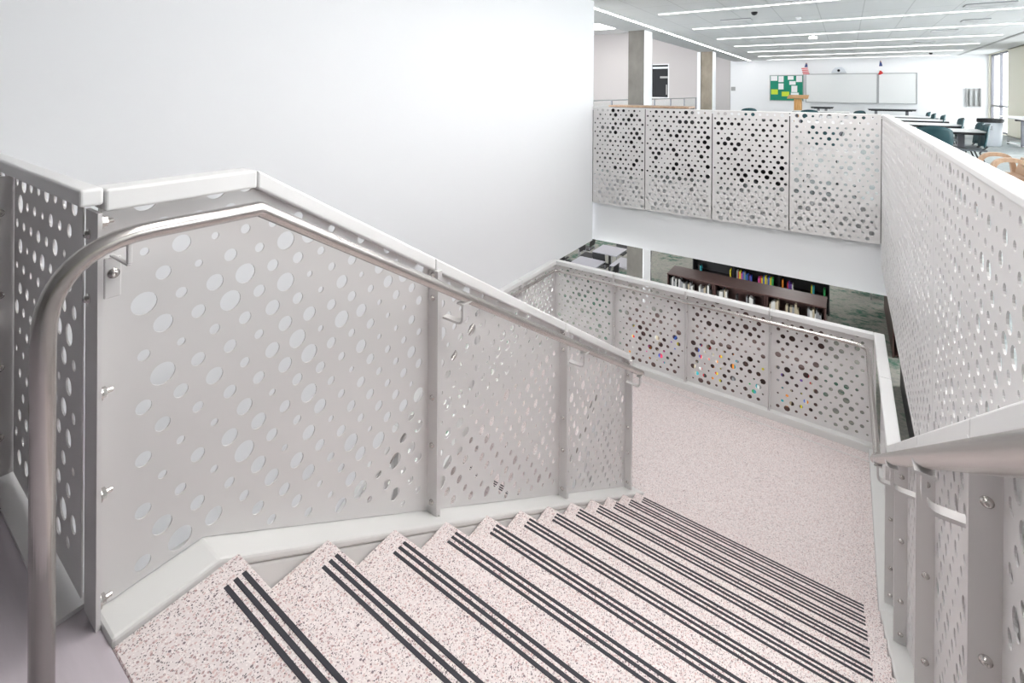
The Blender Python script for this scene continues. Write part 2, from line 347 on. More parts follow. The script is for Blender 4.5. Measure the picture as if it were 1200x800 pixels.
# lower flight, turning back under the camera
s2 = thing('staircase', 'lower pink terrazzo flight seen through the holes of the left guardrail', 'stairs', (0, 0, 0))
for k in range(1, 12):
    z = ZL-k*RISE; y1 = 3.168-(k-1)*RUN
    bm = bmesh.new(); bx(bm, -1.80, -.30, y1-RUN, y1-.0005, z-.3, z); tr = obj('tread', bm, M['terr'], s2)
    for dy in (.0205, .0425, .0665): box('grip_strip', (-1.73, -.37, y1-RUN+dy-.0055, y1-RUN+dy+.0055, z-.001, z+.0016), M['grip'], tr)
for x0, x1 in ((-1.955, -1.801), (-.299, -.20)):
    bm = bmesh.new(); T = [(3.168, ZL+.05), (0, ZL+.05-SL*3.168)]
    prism(bm, T+[(s, z-.35) for s, z in reversed(T)], 'x', x0, x1); obj('stringer', bm, M['curb'], s2)
# ---------------------------------------------------------------- left stair guard
lg = thing('guardrail', 'perforated pale grey steel guardrail down the left side of the stairs', 'guardrail', (0, 0, 0))
XP = -.112
for i, (y0, y1) in enumerate(((-.285, .862), (.888, 2.057), (2.083, 3.19))):
    panel('perforated_panel', 'x', XP, .004, stair_outline(y0, y1), 11+i, M['guard'], lg, margin=(.055 if i == 0 else .03, .03), seg=20, top=.006, s0=-.19 if i == 0 else y0+.06, z0=1.02)
for y in (.875, 2.07, 3.203): fin(lg, -.114, -.054, y)
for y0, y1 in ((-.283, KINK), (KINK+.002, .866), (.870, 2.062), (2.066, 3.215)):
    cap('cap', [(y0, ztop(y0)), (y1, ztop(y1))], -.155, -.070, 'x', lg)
bm = bmesh.new(); bx(bm, -.160, -.070, -.297, -.288, .0, 1.01); cp = obj('corner_post', bm, M['guard'], lg)
for z in (.95, .79): bolt(cp, (-.135, -.2975, z), (0, -1, 0))
for z in (.985, .565, .316, .055):
    f = bmesh.new(); tube(f, [(-.088, -.288, z), (-.088, -.262, z)], .006, 10); tube(f, [(-.088, -.2875, z), (-.088, -.275, z)], .013, 6); tube(f, [(-.088, -.2875, z), (-.088, -.284, z)], .018, 14)
    obj('acorn_nut', f, M['bolt'], cp)
# guard across the end of the well
xg = thing('guardrail', 'perforated grey guardrail across the top landing at left edge', 'guardrail', (0, 0, 0))
for i, (x0, x1) in enumerate(((-.873, -.165), (-1.955, -.893))):
    panel('perforated_panel', 'y', -.300, .004, [(x0, .03), (x1, .03), (x1, 1.062), (x0, 1.062)], 31+i, M['guard'], xg, margin=(.02, .03), seg=18, top=.006, s0=x1-.065, z0=1.005)
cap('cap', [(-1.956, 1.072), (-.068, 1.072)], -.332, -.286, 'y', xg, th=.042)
bm = bmesh.new(); bx(bm, -.888, -.878, -.46, -.298, .03, 1.02); f = obj('flange', bm, M['guard'], xg)
for z in (.63, .39, .16, .9): bolt(f, (-.8775, -.335, z), (1, 0, 0))
bm = bmesh.new(); bx(bm, -1.955, -.165, -.352, -.288, .001, .012); obj('base_plate', bm, M['guard'], xg)
# ---------------------------------------------------------------- landing guard (back, left, and down the lower flight)
bg = thing('guardrail', 'perforated pale steel guardrail along the far side of the half landing', 'guardrail', (0, 5.17, ZL))
def LP(*a): return None
gz0, gz1 = ZL+.076, -1.024
for i, (x0, x1) in enumerate(((-1.925, -1.046), (-1.034, -.141), (-.129, .739), (.751, 1.645))):
    o = panel('perforated_panel', 'y', 5.17, .004, [(x0, gz0), (x1, gz0), (x1, gz1), (x0, gz1)], 41+i, M['guard'], bg, margin=(.03, .03), seg=12, top=.004, z0=-1.075); o.location = (0, -5.17, -ZL)
for i, x in enumerate((-1.04, -.135, .745)):
    bm = bmesh.new(); bx(bm, x-.011, x-.003, 5.115, 5.17, gz0-.03, gz1); bx(bm, x+.003, x+.011, 5.115, 5.17, gz0-.03, gz1); o = obj('flange', bm, M['guard'], bg); o.location = (0, -5.17, -ZL)
    for z in (.9, .48, .12, 1.06): bolt(o, (x+.0115, 5.14, ZL+z), (1, 0, 0))
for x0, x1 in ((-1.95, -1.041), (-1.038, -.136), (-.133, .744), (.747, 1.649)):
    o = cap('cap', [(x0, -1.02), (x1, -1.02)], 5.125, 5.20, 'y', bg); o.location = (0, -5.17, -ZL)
o = box('corner_post', (-1.94, -1.92, 5.12, 5.18, gz0-.03, gz1), M['guard'], bg); o.location = (0, -5.17, -ZL)
o = box('corner_post', (1.648, 1.668, 5.12, 5.18, gz0-.03, gz1), M['guard'], bg); o.location = (0, -5.17, -ZL)
wg = thing('guardrail', 'perforated guardrail on the landing edge beside the white wall, running down the lower flight', 'guardrail', (0, 0, 0))
def zt2(y): return -1.02 if y > 3.4 else -1.02-SL*(3.4-y)
def out2(y0, y1):
    if y1 <= 3.4: return [(y0, zt2(y0)-1.02), (y1, zt2(y1)-1.02), (y1, zt2(y1)), (y0, zt2(y0))]
    return [(y0, gz0), (y1, gz0), (y1, gz1), (y0, gz1)]
for i, (y0, y1) in enumerate(((4.28, 5.155), (3.4, 4.27), (2.3, 3.39), (1.2, 2.29), (.1, 1.19))):
    panel('perforated_panel', 'x', -1.925, .004, out2(y0, y1), 51+i, M['guard'], wg, seg=10, top=.004, z0=-1.075)
    cap('cap', [(y0, zt2(y0)+.004), (y1+.008, zt2(y1+.008)+.004)], -1.955, -1.88, 'x', wg)
    if y1 < 5: fin(wg, -1.925, -1.87, y1+.005, False, zt2(y1)-.05, zt2(y1)-1.05)
ig = thing('guardrail', 'perforated inner guardrail of the lower flight, behind the left stair guardrail', 'guardrail', (0, 0, 0))
def zt3(y): return -1.06-SL*(3.3-y)
for i, (y0, y1) in enumerate(((2.2, 3.19), (1.1, 2.19), (0, 1.09))):
    panel('perforated_panel', 'x', -.215, .004, [(y0, zt3(y0)-1.0), (y1, zt3(y1)-1.0), (y1, zt3(y1)), (y0, zt3(y0))], 61+i, M['guard'], ig, seg=10, top=.004, z0=-1.075)
    cap('cap', [(y0, zt3(y0)+.004), (y1+.008, zt3(y1+.008)+.004)], -.245, -.19, 'x', ig, th=.04)
# ---------------------------------------------------------------- right stair guard
rg = thing('guardrail', 'perforated grey steel guardrail down the right side of the stairs and landing', 'guardrail', (0, 0, 0))
RF = (-.15, .787, 1.735, 2.69, 3.42)
segs = [(-1.0, -.163)]+[(RF[i]+.013, RF[i+1]-.013) for i in range(4)]+[(3.433, 5.16)]
for i, (y0, y1) in enumerate(segs):
    panel('perforated_panel', 'x', 1.706, .004, stair_outline(y0, y1, drop=.04 if y1 < 3.42 else 0), 71+i, M['guard'], rg, margin=(.03, .03), seg=18, top=.006, z0=1.005)
for y in RF: fin(rg, 1.648, 1.708, y, offs=(.07, .17, .52, .85, 1.03), drop=.04 if y < 3.4 else 0)
cs = [(-1.0, KINK), (KINK+.002, .782), (.785, 1.73), (1.733, 2.685), (2.688, YT-.06), (YT-.058, 4.3), (4.303, 5.2)]
zr_ = lambda y: max(ztop(y)-.04, -1.02) if y < YT+.01 else -1.02
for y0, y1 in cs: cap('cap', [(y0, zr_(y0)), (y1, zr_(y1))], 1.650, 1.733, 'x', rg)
# ---------------------------------------------------------------- upper guards
fg = thing('guardrail', 'white perforated steel guardrail across the far side of the stairwell, four panels', 'guardrail', (0, 6.42, 0))
for i, (x0, x1) in enumerate(((-1.945, -1.098), (-1.086, -.139), (-.127, .805), (.817, 1.752))):
    o = panel('perforated_panel', 'y', 6.417, .006, [(x0, -.458), (x1, -.458), (x1, 1.067), (x0, 1.067)], 81+i, M['guard'], fg, margin=(.022, .022), seg=12, top=.012, z0=1.025); o.location = (0, -6.42, 0)
for x in (-1.953, -1.092, -.133, .811, 1.757):
    o = box('post', (x-.006, x+.006, 6.424, 6.4395, -.45, 1.02), M['dark'], fg); o.location = (0, -6.42, 0)
o = cap('cap', [(-1.955, 1.072), (1.752, 1.072)], 6.413, 6.45, 'y', fg, th=.012); o.location = (0, -6.42, 0)
ug = thing('guardrail', 'white perforated guardrail of the classroom floor above the right stair rail', 'guardrail', (1.78, 0, 0))
for i, (y0, y1) in enumerate(((4.36, 6.405), (2.302, 4.355), (.25, 2.297), (-1.8, .245))):
    o = panel('perforated_panel', 'x', 1.762, .006, [(y0, -.70), (y1, -.70), (y1, 1.067), (y0, 1.067)], 91+i, M['guard'], ug, margin=(.03, .03), seg=14, top=.012, z0=1.01); o.location = (-1.78, 0, 0)
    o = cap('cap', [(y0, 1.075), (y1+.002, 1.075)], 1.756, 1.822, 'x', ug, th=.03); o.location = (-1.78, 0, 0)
o = box('bottom_flange', (1.765, 1.80, -1.8, 6.405, -.70, -.694), M['guard'], ug); o.location = (-1.78, 0, 0)
for y in (2.3, 4.36, .25):
    o = box('post', (1.767, 1.774, y-.02, y+.02, -.69, 1.04), M['guard'], ug); o.location = (-1.78, 0, 0)
# ---------------------------------------------------------------- handrails
def bracket(parent, xf, xr, y, zr, side):
    """flat bar from the flange, out under the rail and up to it"""
    zb = zr-.115; bm = bmesh.new(); P = fillet([(xf, zb), (xr, zb), (xr, zr-.022)], .03, 5)
    P = [(p[0], p[1]) for p in [Vector((a.x, a.y)) for a in [Vector((q[0], q[1], 0)) for q in P]]]
    w = .005; lft = []; rgt = []
    for i, p in enumerate(P):
        a = Vector(P[max(0, i-1)]); b = Vector(P[min(len(P)-1, i+1)]); d = (b-a).normalized(); n = Vector((-d.y, d.x))*w
        lft.append((p[0]+n.x, p[1]+n.y)); rgt.append((p[0]-n.x, p[1]-n.y))
    prism(bm, lft+rgt[::-1], 'y', y-.016, y+.016); bx(bm, xr-.02, xr+.02, y-.03, y+.03, zr-.026, zr-.019)
    return obj('bracket', bm, M['guard'], parent)
def hz(y): return .975 if y < .03 else .975-SL*(y-.03)
hl = thing('handrail', 'round brushed steel handrail along the left guardrail, curving down to the floor', 'handrail', (.045, -.415, 0))
pts = fillet([(.045, -.415, .001), (.045, -.415, .975), (.045, .03, .975), (.045, 3.17, hz(3.17)), (-.02, 3.19, hz(3.19)), (-.05, 3.19, hz(3.19))], {1: .19, 2: .012, 3: .02, 4: .01}, 10)
o = tobj('rail', [Vector(p)-Vector((.045, -.415, 0)) for p in pts], .021, M['steel'], hl, 24)
for y in (.885+.04, 2.07+.04, 3.12):
    o = bracket(hl, -.07, .045, y, hz(y), 1); o.location = (-.045, .415, 0)
bm = bmesh.new(); bx(bm, -.072, -.064, -.286, -.252, .80, .90); bx(bm, -.072, .045, -.275, -.265, .90, .906); bx(bm, .039, .051, -.275, -.265, .906, .956); o = obj('fixing_plate', bm, M['guard'], hl, bevel=.004); o.location = (-.045, .415, 0); bolt(o, (-.0635, -.268, .86), (1, 0, 0))
hr = thing('handrail', 'round brushed steel handrail at lower right, continuing around the half landing', 'handrail', (1.56, 0, 0))
hzr = lambda y: .953-SL*y
pts = fillet([(1.575, -1.1, hzr(-.15)), (1.575, -.15, hzr(-.15)), (1.575, 3.15, hzr(3.15)), (1.60, 3.38, -1.13), (1.60, 5.08, -1.13), (-1.87, 5.08, -1.13), (-1.87, 3.42, -1.13), (-1.84, .6, -1.13-SL*2.82)], {1: .02, 2: .1, 3: .1, 4: .13, 5: .08, 6: .1}, 8)
o = tobj('rail', [Vector(p)-Vector((1.56, 0, 0)) for p in pts], .021, M['steel'], hr, 24)
for y in (.787+.03, 1.735+.03, 2.69+.03):
    o = bracket(hr, 1.652, 1.575, y, hzr(y), -1); o.location = (-1.56, 0, 0)
for x in (-1.04, -.135, .745):
    bm = bmesh.new(); bx(bm, x-.01, x+.01, 5.08, 5.118, -1.165, -1.157); bx(bm, x-.01, x+.01, 5.076, 5.084, -1.16, -1.145); o = obj('bracket', bm, M['guard'], hr); o.location = (-1.56, 0, 0)
hi = thing('handrail', 'inner handrail of the lower flight seen through the perforations', 'handrail', (-.33, 0, 0))
tobj('rail', [(0, 3.1, -1.0-SL*.2-.15), (0, .5, -1.15-SL*2.8)], .02, M['steel'], hi, 12)
# ================================================================ CEILING FITTINGS
def ceil_light(x0, x1, y0, y1, label, group, z=H, lm='lamp'):
    t = thing('linear_light', label, 'ceiling light', ((x0+x1)/2, (y0+y1)/2, z), 0, group); a, b = (x1-x0)/2, (y1-y0)/2; e = .012
    bm = bmesh.new(); bx(bm, -a-e, -a, -b-e, b+e, -.02, -.001); bx(bm, a, a+e, -b-e, b+e, -.02, -.001); bx(bm, -a, a, -b-e, -b, -.02, -.001); bx(bm, -a, a, b, b+e, -.02, -.001); obj('frame', bm, M['wall'], t)
    bm = bmesh.new(); bx(bm, -a, a, -b, b, -.017, -.002); obj('diffuser', bm, M[lm], t); return t
NM = ['first', 'second', 'third', 'fourth', 'fifth', 'sixth', 'seventh']
for k in range(7):
    ceil_light(-1.477, 4.5, 8.195+2.44*k-.035, 8.195+2.44*k+.035, 'slim linear ceiling light across the classroom, %s from the stairwell' % NM[k], 'cross ceiling lights')
for y in (5.75, 4.5, 3.31, 2.1, 1.2, .35):
    ceil_light(.1, 2.3, y-.05, y+.05, 'added fill light over the stairwell, unseen above the frame', 'added stairwell fill lights', lm='lamp2')  # added unseen lamps, put in to brighten the treads and guard panels
ceil_light(-2.22, -2.15, 6.5, 23.2, 'long linear ceiling light running beside the grey soffit', None)
def vent(x, y, w, d, label, m=None):
    t = thing('ceiling_vent', label, 'vent', (x, y, H), 0, 'ceiling vents'); a, b = w/2, d/2
    bm = bmesh.new(); bx(bm, -a, a, -b, b, -.008, -.001); obj('backing', bm, M['dgrey'], t)
    bm = bmesh.new()
    n = 5
    for i in range(n): yy = -b+(i+.5)*d/n; bx(bm, -a, a, yy-.012, yy+.012, -.022, -.008)
    obj('louvre', bm, M['ceil'], t)
for x, y, w, l in ((-.42, 9.75, .55, 'grey slot vent in the ceiling between first and second lights, left side'), (3.3, 10.0, .6, 'largest slot vent in the ceiling at top right'),
                   (3.48, 12.15, .4, 'slot vent in the ceiling right side, behind the top right one'), (-.5, 13.8, .5, 'slot vent in the ceiling left side, behind the second light'),
                   (3.24, 13.9, .45, 'slot vent in ceiling right side, third row back'), (-.5, 16.5, .5, 'slot vent in the ceiling left side, behind the third light'),
                   (3.2, 17.0, .45, 'slot vent in ceiling right side, fourth row back'), (2.9, 19.3, .3, 'small slot vent in the ceiling right side, farthest back')):
    vent(x, y, w, .3, l)
for x, y, l in ((.03, 8.9, 'small black ceiling sensor near the first light'), (.64, 9.97, 'small white sprinkler head near the ceiling centre'), (3.85, 21.6, 'tiny dark ceiling sensor at far right')):
    bm = bmesh.new(); lathe(bm, [(.05, -.001), (.055, -.02), (.035, -.05), (.01, -.06)], n=14); o = obj('ceiling_sensor', bm, M['black'] if 'white' not in l else M['white'], None, True); o.location = (x, y, H); tag(o, l, 'sensor')
t = thing('projector_mount', 'white sensor box on the ceiling in the middle of the room', 'sensor', (.72, 13.2, H))
bm = bmesh.new(); bx(bm, -.02, .02, -.02, .02, -.06, 0); obj('stem', bm, M['white'], t); bm = bmesh.new(); bx(bm, -.09, .09, -.06, .06, -.13, -.06); obj('housing', bm, M['white'], t, bevel=.01)
bm = bmesh.new(); lathe(bm, [(.9, 4.37), (.95, 4.399)], -8.2, 20.4, 32); o = obj('round_light', bm, M['lamp']); tag(o, 'large round ceiling light in the atrium beyond the white wall', 'ceiling light')
# ================================================================ CLASSROOM
YW = 23.395
def board(name, label, cat, x0, x1, z0, z1, m, tray=False):
    t = thing(name, label, cat, ((x0+x1)/2, YW, z0)); a = (x1-x0)/2; h = z1-z0
    bm = bmesh.new(); bx(bm, -a, a, -.03, -.001, 0, h); obj('surface', bm, m, t)
    bm = bmesh.new(); e = .03; bx(bm, -a-e, -a, -.045, 0, -e, h+e); bx(bm, a, a+e, -.045, 0, -e, h+e); bx(bm, -a, a, -.045, 0, -e, 0); bx(bm, -a, a, -.045, 0, h, h+e); obj('frame', bm, M['frame'], t)
    if tray: bm = bmesh.new(); bx(bm, -a, a, -.12, -.046, -.03, -.005); obj('tray', bm, M['frame'], t)
    return t
board('whiteboard', 'wide whiteboard on the far wall behind the two flags', 'whiteboard', -.02, 2.40, .95, 2.11, M['board'], True)
board('whiteboard', 'narrower whiteboard on the far wall, right of the wide one', 'whiteboard', 2.47, 3.62, .95, 2.11, M['board'], True)
board('bulletin_board', 'green bulletin board covered with white and lime papers', 'bulletin board', -1.40, -.15, 1.0, 2.08, M['green'])
for n, (x0, x1, z0, z1, m) in enumerate(((-1.38, -1.12, 1.86, 2.07, 'paper'), (-1.08, -.88, 1.80, 2.06, 'paper'), (-.72, -.50, 1.90, 2.06, 'paper'), (-.40, -.18, 1.80, 2.07, 'paper'), (-1.08, -.88, 1.48, 1.74, 'paper'),
        (-.66, -.42, 1.68, 1.84, 'paper'), (-1.36, -1.10, 1.26, 1.48, 'lime'), (-.95, -.66, 1.18, 1.38, 'lime'), (-.58, -.36, 1.36, 1.64, 'paper'), (-.60, -.30, 1.11, 1.34, 'paper'))):
    bm = bmesh.new(); bx(bm, x0, x1, YW-.034, YW-.031, z0, z1); o = obj('pinned_paper', bm, M[m]); WH = ['at the top left corner', 'second from left on the top row', 'third along the top row', 'at the top right corner', 'below the second top sheet', 'below the third top sheet', 'at the left edge', 'at lower middle', 'at middle right', 'at lower right']
    tag(o, '%s sheet pinned on the green bulletin board %s' % ('lime green' if m == 'lime' else 'white', WH[n]), 'paper', 'sheets pinned on the bulletin board')
def flag(x, label, kind):
    t = thing('classroom_flag', label, 'flag', (x, YW-.05, 2.18))
    tobj('pole', [(0, .04, 0), (.03, -.35, .42)], .008, M['oakb'], t, 8)
    def piece(pts, m, nm): b = bmesh.new(); prism(b, pts, 'y', -.30, -.27); obj(nm, b, m, t)
    if kind:
        piece([(.0, .42), (.05, .40), (.07, .24), (-.05, .24)], M['blue'], 'canton')
        for i in range(4): z = -.06+.075*i; piece([(-.10-.02*i, z), (.14-.02*i, z+.01), (.13-.02*i, z+.04), (-.10-.02*i, z+.035)], M['red'], 'stripe')
        piece([(-.13, -.02), (.12, -.02), (.06, .235), (-.10, .235)], M['paper'], 'white_field'); t.children[-1].location = (0, .03, 0)
    else:
        piece([(.0, .45), (.05, .38), (.08, .22), (-.03, .22)], M['blue'], 'blue_band'); piece([(-.03, .215), (.08, .215), (.10, .03), (-.05, .06)], M['paper'], 'white_band'); piece([(.02, .08), (.11, -.06), (-.0, -.12), (-.06, -.10)], M['red'], 'red_band'); t.children[-1].location = (0, -.031, 0)
flag(-.03, 'small red and white striped flag on the wall left of the wide whiteboard', 1)
flag(2.48, 'small blue, white and red flag hanging between the two whiteboards', 0)
t = thing('projector', 'white wall projector above the wide whiteboard', 'projector', (1.13, YW, 2.17))
bm = bmesh.new(); prism(bm, [(-.26, 0), (.26, 0), (.2, .14), (.1, .24), (-.12, .22), (-.2, .12)], 'y', -.5, -.14); obj('housing', bm, M['bag'], t, bevel=.02)
bm = bmesh.new(); bx(bm, -.06, .06, -.139, 0, .08, .16); obj('wall_arm', bm, M['frame'], t); bm = bmesh.new(); lathe(bm, [(.05, 0), (.05, .02)], 0, 0, 16); o = obj('lens', bm, M['pane'], t); o.rotation_euler = (PI/2, 0, 0); o.location = (0, -.5, .08)
bm = bmesh.new(); bx(bm, -.09, .09, -.02, 0, -.09, .09); t = obj('wall_switch', bm, M['grill']); t.location = (-2.93, YW, 1.5); tag(t, 'small grey switch plate on the far wall beside the beige column', 'switch')
t = thing('document_rack', 'grey wall rack with slots near the right window corner', 'rack', (5.25, YW, .86))
bm = bmesh.new(); bx(bm, -.2, .2, -.02, 0, 0, .68); bx(bm, -.2, -.17, -.08, -.021, 0, .68); bx(bm, .17, .2, -.08, -.021, 0, .68); bx(bm, -.169, .169, -.08, -.021, 0, .04); obj('back_panel', bm, M['grill'], t)
for x in (-.08, .06): bm = bmesh.new(); bx(bm, x-.03, x+.03, -.07, -.022, .06, .6); obj('slot', bm, M['frame'], t)
t = thing('lectern', 'amber oak lectern in front of the green bulletin board', 'lectern', (-.19, 21.5, 0))
bm = bmesh.new(); bx(bm, -.13, .13, -.2, .2, .04, 1.08); obj('column', bm, M['oakb'], t, bevel=.02); bm = bmesh.new(); prism(bm, [(-.28, 1.10), (.28, 1.22), (.28, 1.25), (-.28, 1.13)], 'x', -.36, .36); obj('reading_top', bm, M['oakb'], t, bevel=.005)
bm = bmesh.new(); bx(bm, -.3, .3, -.28, .28, 0, .04); obj('base', bm, M['oakb'], t, bevel=.01)
# tables
def table(x0, x1, y0, y1, label, m=None, zt=.74, group='classroom tables', casters=False):
    w, d = (x1-x0)/2, (y1-y0)/2; t = thing('classroom_table', label, 'table', ((x0+x1)/2, (y0+y1)/2, 0), 0, group)
    bm = bmesh.new(); bx(bm, -w, w, -d, d, zt-.025, zt); obj('table_top', bm, m or M['white'], t, bevel=.008)
    bm = bmesh.new(); bx(bm, -w+.02, w-.02, -d+.01, -d+.03, zt-.06, zt-.026); bx(bm, -w+.1, w-.1, -.03, .03, zt-.08, zt-.026); bx(bm, -.03, .03, -d+.01, .03, zt-.06, zt-.026); obj('apron', bm, M['black'], t)
    for s in (-1, 1):
        bm = bmesh.new(); x = s*(w-.25); bx(bm, x-.045, x+.045, -.03, .03, .04, zt-.08); obj('leg', bm, M['metalgrey'], t, bevel=.01)
        bm = bmesh.new(); bx(bm, x-.03, x+.03, -d+.08, d-.08, .03, .06); obj('foot', bm, M['metalgrey'] if not casters else M['white'], t, bevel=.008)
        if casters:
            for q in (-1, 1):
                bm = bmesh.new(); lathe(bm, [(.035, -.02), (.04, -.012), (.04, .012), (.035, .02)], n=14); o = obj('caster', bm, M['black'], t); o.rotation_euler = (0, PI/2, 0); o.location = (x, q*(d-.1), .041)
    return t
ORD = ['nearest', 'second', 'third', 'fourth']
for k, (y, x0) in enumerate(((9.55, 1.95), (11.4, 1.95), (13.3, 1.95), (15.1, 1.95))):
    table(x0, 3.2+.04*k, y, y+.62, 'white topped classroom table, %s row from the stairwell guardrail' % ORD[k])
for k, y in enumerate((15.9, 17.6)):
    table(-.1, 1.5, y, y+.6, 'white classroom table mostly hidden behind the far guardrail, %s row' % ['nearer', 'farther'][k])
t = table(2.06, 3.46, 21.4, 21.9, 'dark topped table against the far wall under the whiteboards', M['dgrey'], .76, None)
table(.25, 1.0, 21.2, 21.8, 'small dark framed table beneath the wide whiteboard', M['dgrey'], .8, None)
table(4.72, 5.5, 14.5, 17.4, 'white table on casters by the windows at the right edge', M['white'], .75, None, True)
# chairs
def chair_proto(loc, rz, label):
    t = thing('classroom_chair', label, 'chair', loc, rz, 'teal classroom chairs')
    bm = bmesh.new(); n = 8; F = []; 
    for j in range(7):       # curved backrest shell, front faces +y
        v = j/6; z = .50+.36*v; half = (.20+.03*math.sin(v*PI))*(1 if v < .85 else .9); row = []
        for i in range(n+1):
            u = -1+2*i/n; row.append((u*half, -.19-.05*v+.05*u*u, z-(.03*u*u if j == 6 else 0)))
        F.append(row)
    A = [[bm.verts.new(p) for p in r] for r in F]; B = [[bm.verts.new((p[0], p[1]-.012, p[2])) for p in r] for r in F]
    for j in range(6):
        for i in range(n): bm.faces.new((A[j][i], A[j][i+1], A[j+1][i+1], A[j+1][i])); bm.faces.new((B[j][i], B[j+1][i], B[j+1][i+1], B[j][i+1]))
    for j in range(6): bm.faces.new((A[j][0], A[j+1][0], B[j+1][0], B[j][0])); bm.faces.new((A[j][n], B[j][n], B[j+1][n], A[j+1][n]))
    for i in range(n): bm.faces.new((A[0][i], B[0][i], B[0][i+1], A[0][i+1])); bm.faces.new((A[6][i], A[6][i+1], B[6][i+1], B[6][i]))
    obj('backrest', bm, M['teal'], t, True)
    bm = bmesh.new(); bx(bm, -.215, .215, -.19, .22, .44, .465); obj('seat', bm, M['dgrey'], t, bevel=.012)
    for s in (-1, 1):
        tobj('leg', fillet([(s*.21, -.26, .001), (s*.19, -.10, .42), (s*.19, -.19, .52)], .03, 4), .011, M['black'], t, 8)
        tobj('leg', [(s*.21, .25, .001), (s*.18, .05, .435)], .011, M['black'], t, 8)
    return t
c0 = chair_proto((2.43, 8.55, 0), 0, 'teal chair with its back to the stairwell, pushed to the nearest table')
for x, y, r, l in ((3.00, 9.60, PI/2, 'teal chair at the right end of the nearest table, front one'), (3.02, 10.13, PI/2, 'teal chair at the right end of the nearest table, behind the front one'),
                   (2.99, 11.5, PI/2, 'dark chair back showing past the right end of the second table, nearer'), (3.06, 12.02, PI/2, 'dark chair back showing past the right end of the second table, farther'),
                   (2.98, 13.5, PI/2, 'dark chair back past the right end of the third table, nearer'), (2.92, 14.4, PI/2, 'dark chair back past the right end of the third table, farther'),
                   (2.95, 15.6, PI/2, 'dark chair back past the right end of the fourth table'),
                   (.55, 15.3, 0, 'chair back just above the far guardrail below the green board'), (-1.1, 15.5, .4, 'dark chair just above the far guardrail, left of the lectern'),
                   (1.55, 15.2, 2.2, 'dark chair just above the right end of the far guardrail'), (1.1, 7.9, 0, 'teal chair behind the rightmost panel of the far guardrail'), (.2, 8.5, .5, 'teal chair behind the third panel of the far guardrail')):
    dup(c0, (x, y, 0), r, l)
# bin
t = thing('waste_bin', 'white round bin with dark open top near the windows', 'bin', (4.55, 16.55, 0)); t.location = (4.46, 16.4, 0)
bm = bmesh.new(); lathe(bm, [(.20, 0), (.21, .02), (.245, .66)], n=28); obj('body', bm, M['bag'], t, True); bm = bmesh.new(); lathe(bm, [(.248, .60), (.262, .605), (.262, .69), (.25, .70), (.2, .70), (.19, .66)], n=28); obj('rim', bm, M['black'], t)
bm = bmesh.new()
for i, (z, w) in enumerate(((.50, .055), (.46, .06), (.42, .065))):
    for j in range(6): a = -PI/2-.25+(j-2.5)*.09; bx(bm, .232*math.cos(a)-.008, .232*math.cos(a)+.008, .232*math.sin(a)-.006, .232*math.sin(a)+.004, z, z+.014)
obj('printed_lines', bm, M['dgrey'], t)
# wooden armchair
t = thing('armchair', 'bentwood oak armchair just behind the right guardrail', 'armchair', (2.80, 6.8, 0), -PI/2)
for x in (-.30, .30):
    P = fillet([(x, -.10, .001), (x, -.08, .62), (x, .18, .62), (x, .26, .001)], .13, 8); bm = bmesh.new()
    prev = None
    outl = []; inn = []
    for i, p in enumerate(P):
        a = Vector(P[max(0, i-1)]); b = Vector(P[min(len(P)-1, i+1)]); d = (b-a).normalized(); nrm = Vector((0, -d.z, d.y))*.022
        outl.append((p[1]+nrm.y, max(.001, p[2]+nrm.z))); inn.append((p[1]-nrm.y, max(.001, p[2]-nrm.z)))
    prism(bm, outl+inn[::-1], 'x', x-.04, x+.04); obj('arm_frame', bm, M['oak'], t, bevel=.006)
bm = bmesh.new(); bx(bm, -.258, .258, -.08, .24, .38, .43); obj('seat', bm, M['oak'], t, bevel=.012)
bm = bmesh.new(); prism(bm, [(.2, .43), (.24, .43), (.29, .60), (.25, .61)], 'x', -.258, .258); obj('backrest', bm, M['oak'], t, bevel=.01)
# low cabinets behind far guard
def cabinet(x0, x1, y0, y1, z0, h, label, mtop, mbody, nsh=2, group=None, name='low_bookcase', books=None, rnd=None, double=False, face=-1, blabel='', bgroup=''):
    w, d = (x1-x0)/2, (y1-y0)/2; t = thing(name, label, 'bookcase', ((x0+x1)/2, (y0+y1)/2, z0), 0, group)
    for s_ in (-w, w-.025): bm = bmesh.new(); bx(bm, s_, s_+.025, -d, d, 0, h-.03); obj('side_panel', bm, mbody, t)
    bm = bmesh.new(); bx(bm, -w+.025, w-.025, -.012 if double else d-.02, .012 if double else d, 0, h-.03); obj('back_panel', bm, mbody, t)
    bm = bmesh.new(); bx(bm, -w-.01, w+.01, -d-.01, d+.01, h-.03, h); obj('top', bm, mtop, t, bevel=.003)
    for i in range(nsh):
        z = .06+(h-.1)*i/nsh
        bm = bmesh.new(); bx(bm, -w+.025, w-.025, -d+.01, -.013 if double else d-.021, z-.02, z); obj('shelf', bm, mbody, t)
    return t
cabinet(-1.86, -.58, 6.85, 7.22, 0, 1.095, 'low black bookcase with brown top behind the left far guardrail panels', M['oak'], M['black'], 3)
cabinet(-3.0, -1.89, 6.95, 7.3, 0, .93, 'low black bookcase at the left end of the far guardrail, next to the white wall', M['black'], M['black'], 3)
cabinet(-.52, .72, 6.95, 7.3, 0, .93, 'low black bookcase behind the third far guardrail panel', M['black'], M['black'], 3)
t = thing('book_cart', 'white shelf cart behind the rightmost far guardrail panel', 'cart', (1.25, 7.0, 0))
for z in (.2, .55, .9): bm = bmesh.new(); bx(bm, -.28, .28, -.22, .22, z, z+.03); obj('shelf', bm, M['white'], t)
for s in (-1, 1): bm = bmesh.new(); bx(bm, s*.29-.01, s*.29+.01, -.22, .22, .08, .98); obj('side_panel', bm, M['white'], t)
